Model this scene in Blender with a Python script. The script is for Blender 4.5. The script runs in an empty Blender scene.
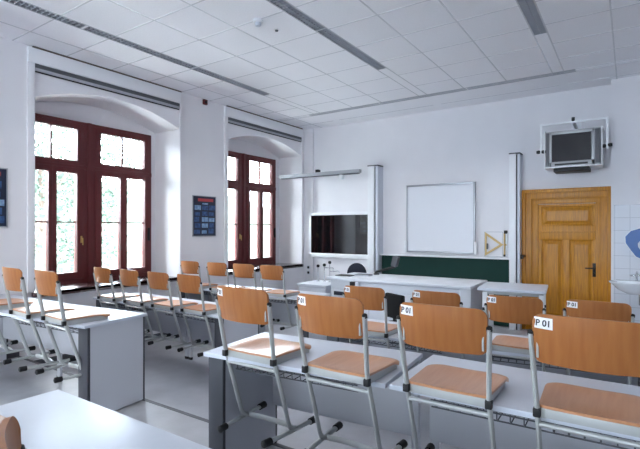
import bpy, bmesh, math, random
from mathutils import Vector, Matrix
random.seed(7)
C = bpy.context.scene.collection
S = bpy.context.scene
PI = math.pi

# ------------------------------------------------------------------ camera, world, exposure
cd = bpy.data.cameras.new('camera'); cam = bpy.data.objects.new('camera', cd); C.objects.link(cam)
cd.sensor_width = 36.0; cd.lens = 36.0 * 458.0 / 640.0
cd.shift_y = 4.5 / 640.0; cd.clip_start = 0.02
cam.location = (0, 0, 1.5)
cam.rotation_euler = (PI / 2, 0, math.atan(310.0 / 458.0))
S.camera = cam

w = bpy.data.worlds.new('overcast_sky'); S.world = w; w.use_nodes = True
nt = w.node_tree; bg = nt.nodes['Background']
tc = nt.nodes.new('ShaderNodeTexCoord'); nz = nt.nodes.new('ShaderNodeTexNoise'); nz.inputs['Scale'].default_value = 2.5
cr = nt.nodes.new('ShaderNodeValToRGB')
cr.color_ramp.elements[0].color = (0.70, 0.83, 1.0, 1); cr.color_ramp.elements[1].color = (1.0, 1.0, 1.0, 1)
cr.color_ramp.elements[0].position = 0.35; cr.color_ramp.elements[1].position = 0.65
nt.links.new(tc.outputs['Generated'], nz.inputs['Vector']); nt.links.new(nz.outputs['Fac'], cr.inputs['Fac'])
nt.links.new(cr.outputs['Color'], bg.inputs['Color'])
bg.inputs['Strength'].default_value = 13.0
LAMP_FILL = 1.5      # watts of added fill light under each unlit ceiling lamp
S.view_settings.view_transform = 'Standard'; S.view_settings.look = 'None'
S.view_settings.gamma = 1.0; S.view_settings.use_curve_mapping = False
S.view_settings.exposure = 1.64
try:
    S.cycles.use_denoising = True
    S.cycles.max_bounces = 16; S.cycles.diffuse_bounces = 10; S.cycles.transparent_max_bounces = 16
    S.cycles.caustics_reflective = False; S.cycles.caustics_refractive = False
except Exception:
    pass

# ------------------------------------------------------------------ helpers
def lin(c):
    c = c / 255.0
    return c / 12.92 if c <= 0.04045 else ((c + 0.055) / 1.055) ** 2.4

def mat(name, rgb, rough=0.5, metal=0.0, noise=0.0, scale=8.0, stretch=(1, 1, 1), rgb2=None, bump=0.0, spec=0.5, emit=0.0, coat=0.0):
    m = bpy.data.materials.new(name); m.use_nodes = True
    t = m.node_tree; b = t.nodes['Principled BSDF']
    col = (lin(rgb[0]), lin(rgb[1]), lin(rgb[2]), 1)
    b.inputs['Base Color'].default_value = col
    b.inputs['Roughness'].default_value = rough; b.inputs['Metallic'].default_value = metal
    b.inputs['Specular IOR Level'].default_value = spec
    b.inputs['Coat Weight'].default_value = coat; b.inputs['Coat Roughness'].default_value = 0.03 if rough < 0.1 else 0.25
    if emit:
        b.inputs['Emission Color'].default_value = col; b.inputs['Emission Strength'].default_value = emit
    if noise or rgb2 or bump:
        tc = t.nodes.new('ShaderNodeTexCoord'); mp = t.nodes.new('ShaderNodeMapping')
        mp.inputs['Scale'].default_value = stretch
        n = t.nodes.new('ShaderNodeTexNoise'); n.inputs['Scale'].default_value = scale; n.inputs['Detail'].default_value = 5
        t.links.new(tc.outputs['Object'], mp.inputs['Vector']); t.links.new(mp.outputs['Vector'], n.inputs['Vector'])
        if noise or rgb2:
            r = t.nodes.new('ShaderNodeValToRGB')
            if rgb2: c2 = (lin(rgb2[0]), lin(rgb2[1]), lin(rgb2[2]), 1)
            else: c2 = (col[0] * (1 - noise), col[1] * (1 - noise), col[2] * (1 - noise), 1)
            r.color_ramp.elements[0].color = c2; r.color_ramp.elements[1].color = col
            r.color_ramp.elements[0].position = 0.3; r.color_ramp.elements[1].position = 0.7
            t.links.new(n.outputs['Fac'], r.inputs['Fac']); t.links.new(r.outputs['Color'], b.inputs['Base Color'])
        if bump:
            bp = t.nodes.new('ShaderNodeBump'); bp.inputs['Strength'].default_value = bump; bp.inputs['Distance'].default_value = 0.01
            t.links.new(n.outputs['Fac'], bp.inputs['Height']); t.links.new(bp.outputs['Normal'], b.inputs['Normal'])
    return m

class MB:
    def __init__(s): s.bm = bmesh.new()
    def box(s, x0, x1, y0, y1, z0, z1, bev=0.0, mtx=None, seg=2):
        t = bmesh.new(); bmesh.ops.create_cube(t, size=1.0)
        for v in t.verts: v.co = Vector(((x0 + x1) / 2 + v.co.x * (x1 - x0), (y0 + y1) / 2 + v.co.y * (y1 - y0), (z0 + z1) / 2 + v.co.z * (z1 - z0)))
        if bev: bmesh.ops.bevel(t, geom=list(t.edges), offset=bev, segments=seg, profile=0.6, affect='EDGES')
        s.merge(t, mtx); return s
    def merge(s, t, mtx=None):
        if mtx is not None: bmesh.ops.transform(t, matrix=mtx, verts=t.verts)
        me = bpy.data.meshes.new('tmp'); t.to_mesh(me); t.free(); s.bm.from_mesh(me); bpy.data.meshes.remove(me)
    def tube(s, pts, r, n=10, rb=None, cap=True):
        """swept tube; r in-plane radius, rb optional second radius (oval)"""
        pts = [Vector(p) for p in pts]; rings = []; prev = None
        for i, p in enumerate(pts):
            d = (pts[min(i + 1, len(pts) - 1)] - pts[max(i - 1, 0)]).normalized()
            if prev is None:
                a = Vector((1, 0, 0)) if abs(d.x) < 0.8 else Vector((0, 1, 0))
                u = (a - d * a.dot(d)).normalized()
            else:
                u = (prev - d * prev.dot(d)).normalized()
            prev = u; v = d.cross(u)
            ri = r[i] if isinstance(r, (list, tuple)) else r
            r2 = rb if rb else ri
            rings.append([s.bm.verts.new(p + u * ri * math.cos(2 * PI * k / n) + v * r2 * math.sin(2 * PI * k / n)) for k in range(n)])
        for a, b in zip(rings, rings[1:]):
            for k in range(n): s.bm.faces.new((a[k], a[(k + 1) % n], b[(k + 1) % n], b[k]))
        if cap:
            s.bm.faces.new(rings[0][::-1]); s.bm.faces.new(rings[-1])
        return s
    def lathe(s, prof, c=(0, 0, 0), n=24, mtx=None):
        t = bmesh.new(); rings = []
        for r, z in prof:
            if r < 1e-5: rings.append([t.verts.new((0, 0, z))])
            else: rings.append([t.verts.new((r * math.cos(2 * PI * k / n), r * math.sin(2 * PI * k / n), z)) for k in range(n)])
        for a, b in zip(rings, rings[1:]):
            for k in range(n):
                k2 = (k + 1) % n
                if len(a) == 1 and len(b) == 1: continue
                if len(a) == 1: t.faces.new((a[0], b[k2], b[k]))
                elif len(b) == 1: t.faces.new((a[k], a[k2], b[0]))
                else: t.faces.new((a[k], a[k2], b[k2], b[k]))
        bmesh.ops.translate(t, vec=Vector(c), verts=t.verts) if mtx is None else bmesh.ops.transform(t, matrix=mtx, verts=t.verts)
        s.merge(t); return s
    def prism(s, poly, a0, a1, axis='y'):
        """extrude polygon (u,v) along axis; axis y: (x,z); axis x: (y,z); axis z: (x,y)"""
        def P(u, v, a): return {'y': (u, a, v), 'x': (a, u, v), 'z': (u, v, a)}[axis]
        A = [s.bm.verts.new(P(u, v, a0)) for u, v in poly]; B = [s.bm.verts.new(P(u, v, a1)) for u, v in poly]
        n = len(poly)
        s.bm.faces.new(A); s.bm.faces.new(B[::-1])
        for k in range(n): s.bm.faces.new((A[k], B[k], B[(k + 1) % n], A[(k + 1) % n]))
        return s
    def build(s, name, m, parent=None, smooth=False, loc=None):
        bmesh.ops.recalc_face_normals(s.bm, faces=s.bm.faces)
        me = bpy.data.meshes.new(name); s.bm.to_mesh(me); s.bm.free()
        me.materials.append(m)
        o = bpy.data.objects.new(name, me); C.objects.link(o)
        if smooth:
            for p in me.polygons: p.use_smooth = True
            try: me.set_sharp_from_angle(angle=math.radians(40))
            except Exception: pass
        if parent: o.parent = parent
        if loc: o.location = loc
        return o

def tag(o, label, cat, group=None):
    o['label'] = label; o['category'] = cat
    if group: o['group'] = group
    return o
def thing(name, label, cat, loc=(0, 0, 0), rz=0.0, group=None):
    o = bpy.data.objects.new(name, None); C.objects.link(o); o.location = loc; o.rotation_euler = (0, 0, rz)
    o.empty_display_size = 0.1
    return tag(o, label, cat, group)
def struct(o): o['kind'] = 'structure'; return o
def sempty(name, loc=(0, 0, 0)):
    o = bpy.data.objects.new(name, None); C.objects.link(o); o.location = loc; o['kind'] = 'structure'; return o
def tree_children(o, table): return table.get(o, [])
def dup(root, loc, rz, label, group=None, skip=()):
    table = {}
    for q in C.objects:
        if q.parent: table.setdefault(q.parent, []).append(q)
    def rec(o, par):
        c = o.copy(); C.objects.link(c)
        if par: c.parent = par
        for ch in table.get(o, []):
            if ch.name.split('.')[0] in skip: continue
            rec(ch, c)
        return c
    r = rec(root, None); r.location = loc; r.rotation_euler = (0, 0, rz); r['label'] = label
    if group: r['group'] = group
    return r

# ------------------------------------------------------------------ materials
M = {}
M['wall'] = mat('wall_paint', (226, 225, 229), 0.8, noise=0.03, scale=3)
M['ceil'] = mat('ceiling_tile', (236, 236, 240), 0.85, noise=0.05, scale=60)
M['bar'] = mat('ceiling_bar', (216, 217, 222), 0.18, spec=1.0)
M['floor'] = mat('linoleum', (160, 162, 168), 0.32, noise=0.2, scale=5)
M['floor_low'] = mat('linoleum_low', (160, 162, 170), 0.32, noise=0.2, scale=4)
M['nose'] = mat('nosing', (70, 72, 78), 0.5)
M['brown'] = mat('window_wood', (102, 34, 36), 0.4, noise=0.25, scale=6, stretch=(1, 1, 0.1))
M['sill'] = mat('sill_wood', (58, 28, 30), 0.25, noise=0.2, scale=5, spec=1.0, coat=1.0)
M['brass'] = mat('brass', (205, 175, 110), 0.3, 0.9)
M['black'] = mat('black_plastic', (20, 20, 23), 0.5, spec=0.35)
M['white'] = mat('white_paint', (226, 228, 232), 0.4)
M['desk'] = mat('desk_laminate', (192, 198, 210), 0.36, noise=0.02, scale=20)
M['panel'] = mat('panel_laminate', (182, 185, 193), 0.45)
M['anth'] = mat('anthracite', (52, 54, 62), 0.45)
M['tube'] = mat('grey_lacquer', (168, 171, 171), 0.36, 0.1)
M['alu'] = mat('aluminium', (176, 180, 186), 0.35, 0.7)
M['steel'] = mat('chrome', (215, 218, 222), 0.15, 1.0)
M['wood'] = mat('beech_back', (160, 102, 54), 0.34, scale=5, stretch=(9, 3, 0.9), rgb2=(146, 88, 43))
M['seat'] = mat('beech_seat', (188, 132, 90), 0.34, scale=5, stretch=(9, 0.9, 3), rgb2=(174, 116, 74), spec=1.0, coat=0.5)
M['edge'] = mat('ply_edge', (150, 110, 70), 0.5)
M['sticker'] = mat('sticker_white', (232, 232, 236), 0.5)
M['ink'] = mat('ink', (25, 25, 40), 0.5)
M['door'] = mat('door_wood', (204, 138, 4), 0.42, scale=7, stretch=(9, 9, 0.6), rgb2=(166, 104, 2))
M['iron'] = mat('iron', (40, 34, 30), 0.4, 0.6)
M['green'] = mat('chalkboard', (20, 56, 50), 0.6, noise=0.15, scale=3, spec=0.2)
M['board'] = mat('whiteboard', (224, 227, 234), 0.25)
M['frame'] = mat('board_frame', (170, 173, 180), 0.35, 0.6)
M['screen'] = mat('screen_black', (10, 11, 14), 0.05, spec=1.0, coat=1.0)
M['crt'] = mat('crt_glass', (30, 30, 36), 0.12)
M['silver'] = mat('tv_silver', (150, 152, 156), 0.4, 0.3)
M['dgrey'] = mat('dark_grey', (80, 82, 88), 0.5)
M['lampgrey'] = mat('lamp_grey', (162, 165, 171), 0.5)
M['ceramic'] = mat('ceramic', (228, 232, 238), 0.12)
M['gap'] = mat('painted_gap_shade', (92, 80, 74), 0.7)
M['bench'] = mat('bench_white', (204, 208, 216), 0.4)
M['blue'] = mat('blue_plastic', (40, 92, 160), 0.35)
M['pale'] = mat('pale_grey', (196, 202, 212), 0.4)
M['fabric'] = mat('black_fabric', (18, 18, 20), 0.9, spec=0.15)
M['navy'] = mat('navy_fabric', (28, 32, 48), 0.8)
M['red'] = mat('dark_red', (92, 22, 24), 0.5)
M['yel'] = mat('pale_wood', (206, 176, 116), 0.45, noise=0.15, scale=12)
M['paper'] = mat('paper', (178, 182, 192), 0.6)
M['tubeglass'] = mat('lamp_tube', (240, 242, 246), 0.4)
M['louver'] = mat('louver', (172, 175, 184), 0.3)
M['poster_dark'] = mat('poster_dark', (24, 32, 58), 0.3)
M['poster_blue'] = mat('poster_blue', (58, 96, 150), 0.3, scale=22, rgb2=(26, 48, 92))
M['poster_light'] = mat('poster_light', (150, 180, 210), 0.3, scale=25, rgb2=(70, 110, 160))
M['poster_red'] = mat('poster_red', (178, 60, 66), 0.3)
M['leaf'] = mat('foliage', (64, 82, 68), 0.8, rgb2=(42, 56, 48), scale=1.5)
M['bark'] = mat('bark', (96, 84, 74), 0.9, noise=0.3, scale=10)
M['lawn'] = mat('lawn', (58, 70, 58), 0.9, noise=0.2, scale=0.6)

M['bounce_ground'] = mat('pale_bounce_ground', (214, 214, 210), 0.9, noise=0.12, scale=0.8)  # unseen ground made pale to bounce light up into the window arches

def glass_mat():
    m = bpy.data.materials.new('window_glass'); m.use_nodes = True; t = m.node_tree
    for n in list(t.nodes):
        if n.type != 'OUTPUT_MATERIAL': t.nodes.remove(n)
    out = [n for n in t.nodes if n.type == 'OUTPUT_MATERIAL'][0]
    tr = t.nodes.new('ShaderNodeBsdfTransparent'); tr.inputs['Color'].default_value = (0.95, 0.97, 0.97, 1)
    gl = t.nodes.new('ShaderNodeBsdfGlossy'); gl.inputs['Roughness'].default_value = 0.02
    fr = t.nodes.new('ShaderNodeFresnel'); fr.inputs['IOR'].default_value = 1.3
    mx = t.nodes.new('ShaderNodeMixShader')
    t.links.new(fr.outputs['Fac'], mx.inputs['Fac']); t.links.new(tr.outputs[0], mx.inputs[1]); t.links.new(gl.outputs[0], mx.inputs[2])
    t.links.new(mx.outputs[0], out.inputs['Surface'])
    return m
M['glass'] = glass_mat()

def tile_mat():
    m = mat('wall_tiles', (216, 219, 226), 0.38); t = m.node_tree; b = t.nodes['Principled BSDF']
    tc = t.nodes.new('ShaderNodeTexCoord'); mp = t.nodes.new('ShaderNodeMapping'); mp.inputs['Rotation'].default_value = (PI / 2, 0, 0)
    br = t.nodes.new('ShaderNodeTexBrick'); br.offset = 0.0; br.inputs['Scale'].default_value = 1.0
    br.inputs['Brick Width'].default_value = 0.185; br.inputs['Row Height'].default_value = 0.185; br.inputs['Mortar Size'].default_value = 0.003
    for k, c in (('Color1', (216, 219, 226)), ('Color2', (213, 216, 224)), ('Mortar', (172, 175, 184))):
        br.inputs[k].default_value = (lin(c[0]), lin(c[1]), lin(c[2]), 1)
    t.links.new(tc.outputs['Object'], mp.inputs['Vector']); t.links.new(mp.outputs['Vector'], br.inputs['Vector'])
    t.links.new(br.outputs['Color'], b.inputs['Base Color'])
    return m
M['tile'] = tile_mat()

# ------------------------------------------------------------------ room shell
XL, YF, ZC, ZL = -5.964, 8.257, 3.70, -0.16
XR, YB = 3.0, -4.3
XW = -6.60                                             # plane of the window frames
YSTEP = 2.48
struct(MB().box(XL - 0.9, XR, YB, YSTEP, ZL - 0.1, 0.0).build('floor_raised', M['floor']))
struct(MB().box(XL - 0.9, XR, YSTEP, YF + 0.1, ZL - 0.1, ZL).build('floor', M['floor_low']))
struct(MB().box(XL, XR, YSTEP - 0.03, YSTEP + 0.006, -0.03, 0.004, 0.002).build('trim_1', M['nose']))

def arch(yc, hw, zs, zp, n=28):
    """points of a segmental arch from right to left"""
    rise = zp - zs; R = (hw * hw + rise * rise) / (2 * rise); a = math.asin(hw / R)
    return [(yc + R * math.sin(a - 2 * a * k / n), zp - R + R * math.cos(a - 2 * a * k / n)) for k in range(n + 1)]
NICHES = [(2.645, 4.794), (5.844, 8.066), (-0.575, 1.574), (-3.795, -1.646)]
ZS, ZP, ZSILL = 3.095, 3.318, 0.70
wl = MB(); cuts = sorted(NICHES); y = YB - 0.2
for (a, b) in cuts:
    wl.box(XL - 0.62, XL, y, a, ZL, ZC + 0.1)
    wl.box(XL - 0.62, XL, a, b, ZL, ZSILL)
    poly = [(a, ZC + 0.1), (b, ZC + 0.1)] + arch((a + b) / 2, (b - a) / 2, ZS, ZP)
    wl.prism(poly, XL - 0.62, XL, 'x')
    y = b
wl.box(XL - 0.62, XL, y, YF + 0.1, ZL, ZC + 0.1)
for (a, b) in cuts:                                     # outer skin: lintel over the window
    wl.box(XW - 0.32, XW - 0.0, a - 0.1, b + 0.1, 3.04, ZC + 0.1)
    wl.box(XW - 0.32, XW - 0.0, a - 0.1, b + 0.1, ZL, ZSILL)
struct(wl.build('wall_left', M['wall']))
struct(MB().box(XL - 0.9, XR + 0.1, YF, YF + 0.15, ZL, ZC + 0.1).build('wall_front', M['wall']))
struct(MB().box(XR, XR + 0.15, YB, YF, ZL, ZC + 0.1).build('wall_right', M['wall']))
BACKW = [(-4.65, -2.55), (-1.65, 0.45)]  # unseen openings added to light the surfaces that face the camera
wb = MB(); x = XL - 0.9
for (a, b) in BACKW:
    wb.box(x, a, YB - 0.62, YB, ZL, ZC + 0.1); wb.box(a, b, YB - 0.62, YB, ZL, ZSILL); wb.box(a, b, YB - 0.62, YB, 3.09, ZC + 0.1); x = b
wb.box(x, XR + 0.1, YB - 0.62, YB, ZL, ZC + 0.1)
struct(wb.build('wall_back', M['wall']))
struct(MB().box(-0.232, 1.6, 8.0, YF + 0.01, ZL, ZC + 0.05).build('wall_chimney', M['wall']))
struct(MB().box(-0.20, 1.58, 7.988, 8.003, ZL + 0.02, 1.853, 0.002).build('trim_2', M['tile']))
struct(MB().box(XL - 0.01, -5.74, 8.19, YF + 0.01, ZL, ZC + 0.02, 0.004).build('trim_3', M['wall']))
struct(MB().box(-5.74, -1.5, 8.235, YF + 0.01, ZL, ZL + 0.07, 0.003).build('baseboard_front', M['dgrey']))
bl = MB().box(XL - 0.01, XL + 0.018, YSTEP, 8.19, ZL, ZL + 0.07, 0.003); bl.box(XL - 0.01, XL + 0.018, YB, YSTEP, 0, 0.07, 0.003)
struct(bl.build('baseboard_left', M['dgrey']))

# ceiling with holes for the recessed lamps
LW = 0.07
LIGHTS = []
for y0 in (1.18, 2.70, 4.22): LIGHTS.append((-4.925, y0 + 0.01, y0 + 1.50, 'y'))
for y0 in (1.16, 2.68, 4.185): LIGHTS.append((-2.82, y0 + 0.01, y0 + 1.50, 'y'))
for y0 in (2.66, 4.17): LIGHTS.append((-0.835, y0 + 0.01, y0 + 1.495, 'y'))
for x0 in (-5.14, -3.63, -2.12): LIGHTS.append((7.24, x0 + 0.01, x0 + 1.50, 'x'))
RECT = [(c - LW, c + LW, a, b) if ax == 'y' else (a, b, c - LW * 0.8, c + LW * 0.8) for (c, a, b, ax) in LIGHTS]
xs = sorted(set([XL - 0.9, XR] + [r[0] for r in RECT] + [r[1] for r in RECT])); ys = sorted(set([YB, YF] + [r[2] for r in RECT] + [r[3] for r in RECT]))
ce = MB()
for i in range(len(xs) - 1):
    for j in range(len(ys) - 1):
        mx, my = (xs[i] + xs[i + 1]) / 2, (ys[j] + ys[j + 1]) / 2
        if any(r[0] < mx < r[1] and r[2] < my < r[3] for r in RECT): continue
        f = ce.bm.faces.new([ce.bm.verts.new(p) for p in ((xs[i], ys[j], ZC), (xs[i + 1], ys[j], ZC), (xs[i + 1], ys[j + 1], ZC), (xs[i], ys[j + 1], ZC))])
bmesh.ops.remove_doubles(ce.bm, verts=ce.bm.verts, dist=1e-5)
ceiling = struct(ce.build('ceiling', M['ceil']))
struct(MB().box(XL - 0.9, XR + 0.1, YB - 0.1, YF + 0.1, ZC + 0.10, ZC + 0.2).build('ceiling_slab', M['ceil']))
GX = [-5.53, -4.15, -3.57, -2.15, -1.52, -0.16, 0.45, 1.06, 1.67, 2.28]
GB = [(-4.995, -4.855), (-2.89, -2.75), (-0.905, -0.765)]
GY = [6.045 + 0.6055 * k for k in range(-17, 4)]
g = MB()
def inlamp(x, y): return any(r[0] - 0.001 < x < r[1] + 0.001 and r[2] - 0.001 < y < r[3] + 0.001 for r in RECT)
for x in GX: g.box(x - 0.008, x + 0.008, YB, 7.18 if x > -5.2 and x < -0.6 else YF, ZC - 0.003, ZC + 0.001)
for a, b in GB:
    for x in (a, b): g.box(x - 0.008, x + 0.008, YB, 7.18, ZC - 0.003, ZC + 0.001)
spans = [(XL, -4.995), (-4.855, -2.89), (-2.75, -0.905), (-0.765, XR)]
for yy in GY:
    for a, b in spans: g.box(a, b, yy - 0.007, yy + 0.007, ZC - 0.003, ZC + 0.001)
for yy in (7.175, 7.305): g.box(XL, XR, yy - 0.007, yy + 0.007, ZC - 0.003, ZC + 0.001)
struct(g.build('ceiling_grid', M['bar'], ceiling))

# ------------------------------------------------------------------ windows
def window(name, yc, hw, a, b, back=False):
    W = sempty(name, (XW, yc, 0))
    if back: W.location = (yc, YB - 0.636, 0); W.rotation_euler = (0, 0, PI / 2)
    z0, z1 = 0.715, 3.045
    def fr(mb, y0, y1, q0, q1, x0=-0.05, x1=0.05, bev=0.006): mb.box(x0, x1, y0, y1, q0, q1, bev)
    f = MB()
    l, r = -hw, hw
    fr(f, l, l + 0.06, z0, z1); fr(f, r - 0.06, r, z0, z1)
    fr(f, l, r, z1 - 0.06, z1); fr(f, l, r, z0, z0 + 0.09)
    fr(f, -0.125, 0.075, z0, z1, -0.06, 0.055); fr(f, -0.055, 0.005, z0, z1, 0.0, 0.075)
    fr(f, l, r, 2.355, 2.42, -0.06, 0.06)
    # strip closing the gap to the reveal
    struct(f.build('frame', M['brown'], W, True))
    if a < yc - hw - 0.005 or b > yc + hw + 0.005:
        g2 = MB()
        if a < yc - hw: g2.box(-0.05, 0.03, a - yc, -hw + 0.002, z0, z1)
        if b > yc + hw: g2.box(-0.05, 0.03, hw - 0.002, b - yc, z0, z1)
        struct(g2.build('reveal_strip', M['wall'], W))
    for sgn in (-1, 1):
        ya, yb = (0.06, hw - 0.045)
        if sgn < 0: ya, yb = -yb, -ya - 0.05
        # fanlight with a thin middle bar
        t = MB(); fr(t, ya, ya + 0.09, 2.41, 3.0, -0.02, 0.065); fr(t, yb - 0.09, yb, 2.41, 3.0, -0.02, 0.065)
        fr(t, ya, yb, 2.93, 3.0, -0.02, 0.064); fr(t, ya, yb, 2.41, 2.475, -0.02, 0.064)
        ym = (ya + yb) / 2; fr(t, ym - 0.012, ym + 0.012, 2.45, 2.95, -0.01, 0.03, 0.002)
        fo = struct(t.build('fanlight', M['brown'], W, True))
        struct(MB().box(0.008, 0.014, ya + 0.05, yb - 0.05, 2.44, 2.96).build('pane', M['glass'], fo))
        for c0, c1 in ((ya, ym), (ym, yb)):
            t = MB(); e0 = 0.10 if abs(c0) < 0.12 else 0.055; e1 = 0.10 if abs(c1) < 0.12 else 0.055
            if abs(c0) > 0.9: e0 = 0.085
            if abs(c1) > 0.9: e1 = 0.085
            fr(t, c0, c0 + e0, 0.79, 2.37, -0.02, 0.07); fr(t, c1 - e1, c1, 0.79, 2.37, -0.02, 0.07)
            fr(t, c0, c1, 2.295, 2.37, -0.02, 0.069); fr(t, c0, c1, 0.79, 0.885, -0.02, 0.069)
            fr(t, c0, c1, 1.588, 1.608, -0.005, 0.025, 0.002)
            so = struct(t.build('casement', M['brown'], W, True))
            struct(MB().box(0.008, 0.014, c0 + 0.03, c1 - 0.03, 0.84, 2.33).build('pane', M['glass'], so))
            if c1 <= 0 and abs(c1) < 0.12:
                hb = MB().box(0.07, 0.078, c1 - 0.055, c1 - 0.03, 1.30, 1.40, 0.003); hb.tube([(0.078, c1 - 0.042, 1.37), (0.11, c1 - 0.042, 1.37), (0.112, c1 - 0.042, 1.27)], 0.008, 8)
                struct(hb.build('handle', M['brass'], so, True))
            if c1 > 0.9:
                hb = MB().box(0.065, 0.10, c1 - 0.045, c1 - 0.012, 1.31, 1.52, 0.008)
                struct(hb.build('sash_stop', M['black'], so, True))
    sb = MB().box(0.03, XL - XW + 0.05, a - yc + 0.001, b - yc - 0.001, 0.695, 0.735, 0.006)
    sb.box(XL - XW, XL - XW + 0.05, a - yc - 0.03, b - yc + 0.03, 0.675, 0.735, 0.006)
    struct(sb.build('sill', M['sill'], W, True))
    # light portal in the opening
    ld = bpy.data.lights.new(name + '_portal', 'AREA'); ld.shape = 'RECTANGLE'; ld.size = 2.3; ld.size_y = 2.05
    ld.cycles.is_portal = True
    lo = bpy.data.objects.new(name + '_portal', ld); C.objects.link(lo); lo.parent = W; lo.location = (-0.35, 0, 1.88); lo.rotation_euler = (0, -PI / 2, 0)
    return W
window('window_1', 3.68, 1.025, *NICHES[0])
window('window_2', 6.91, 1.005, *NICHES[1])
window('window_3', 0.50, 1.043, *NICHES[2])
window('window_4', -2.72, 1.043, *NICHES[3])
window('fill_window_5', -3.60, 1.043, *BACKW[0], True)  # both back windows are added behind the camera as frontal fill
window('fill_window_6', -0.60, 1.043, *BACKW[1], True)

# dark strip coloured as shade in the ceiling gap over each niche
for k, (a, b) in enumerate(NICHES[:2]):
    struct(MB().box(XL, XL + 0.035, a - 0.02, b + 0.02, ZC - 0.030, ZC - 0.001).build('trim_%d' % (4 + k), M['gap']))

# blackout blinds in their casings
def blind(a, b, label):
    t = thing('blackout_blind', label, 'blind', (XL, (a + b) / 2, 0), 0, 'blinds over the windows')
    hw = (b - a) / 2
    c = MB().box(0.0, 0.045, -hw - 0.08, hw + 0.01, 3.50, 3.675, 0.006)
    c.build('casing', M['white'], t, True)
    MB().box(0.0, 0.02, -hw, hw, 3.446, 3.50).build('slot', M['dgrey'], t)
    MB().box(0.0, 0.032, -hw, hw, 3.412, 3.448, 0.005).build('bottom_bar', M['lampgrey'], t, True)
    MB().box(0.0, 0.012, -hw, hw, 3.398, 3.412).build('seal', M['black'], t)
    for s in (-1, 1):
        y0, y1 = (-hw - 0.08, -hw) if s < 0 else (hw, hw + 0.045)
        rail = MB().box(0, 0.03, y0, y1, 0.74, 3.50, 0.004).build('guide_rail', M['wall'], t, True)
blind(*NICHES[0], 'raised blackout blind casing over the window nearest the camera')
blind(*NICHES[1], 'raised blackout blind casing over the window in the far corner')

# ------------------------------------------------------------------ outside
struct(MB().box(-60, XW - 0.4, -30, 60, -3.6, -3.5).build('ground_outside', M['bounce_ground']))
hill = MB()
n = 24
rows = []
for i in range(n + 1):
    row = []
    for j in range(n + 1):
        x = -16 - 40 * i / n; yv = -25 + 75 * j / n
        z = -3.5 + 11 * (i / n) ** 0.8 + 0.8 * math.sin(yv * 0.4 + i) * (i / n)
        row.append(hill.bm.verts.new((x, yv, z)))
    rows.append(row)
for i in range(n):
    for j in range(n): hill.bm.faces.new((rows[i][j], rows[i + 1][j], rows[i + 1][j + 1], rows[i][j + 1]))
struct(hill.build('hill', M['lawn'], None, True))
def leafy(x, y, z, h, rad, label):
    t = thing('leafy_tree', label, 'tree', (x, y, z), random.uniform(0, 6), 'trees outside the windows')
    tr = MB().tube([(0, 0, 0), (0.08, 0.04, h * 0.35), (0.0, 0.1, h * 0.7)], [0.16, 0.11, 0.05], 8)
    for k in range(6):
        a = k * 1.05; tr.tube([(0.05, 0.05, h * (0.35 + 0.05 * k)), (rad * 0.6 * math.cos(a), rad * 0.6 * math.sin(a), h * (0.55 + 0.05 * k))], [0.05, 0.015], 6)
    tr.build('trunk', M['bark'], t, True)
    f = MB(); ctr = [(random.gauss(0, rad * 0.4), random.gauss(0, rad * 0.4), h * random.uniform(0.3, 0.95)) for _ in range(22)]
    for k in range(3600):
        c = random.choice(ctr); d = Vector((random.gauss(0, 1), random.gauss(0, 1), random.gauss(0, 0.8))); p = Vector(c) + d * rad * 0.24
        u = Vector((random.gauss(0, 1), random.gauss(0, 1), random.gauss(0, 1))).normalized(); v = u.orthogonal().normalized(); s_ = random.uniform(0.07, 0.13)
        f.bm.faces.new([f.bm.verts.new(p + q) for q in (u * s_, v * s_ * 0.6, -u * s_, -v * s_ * 0.6)])
    f.build('foliage', M['leaf'], t)
leafy(-13.0, 6.0, -3.5, 9.5, 2.3, 'leafy green tree outside, left half of the nearer window')
leafy(-19.0, 10.6, -3.4, 10.5, 2.5, 'leafy green tree outside, right half of the nearer window')

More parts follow.
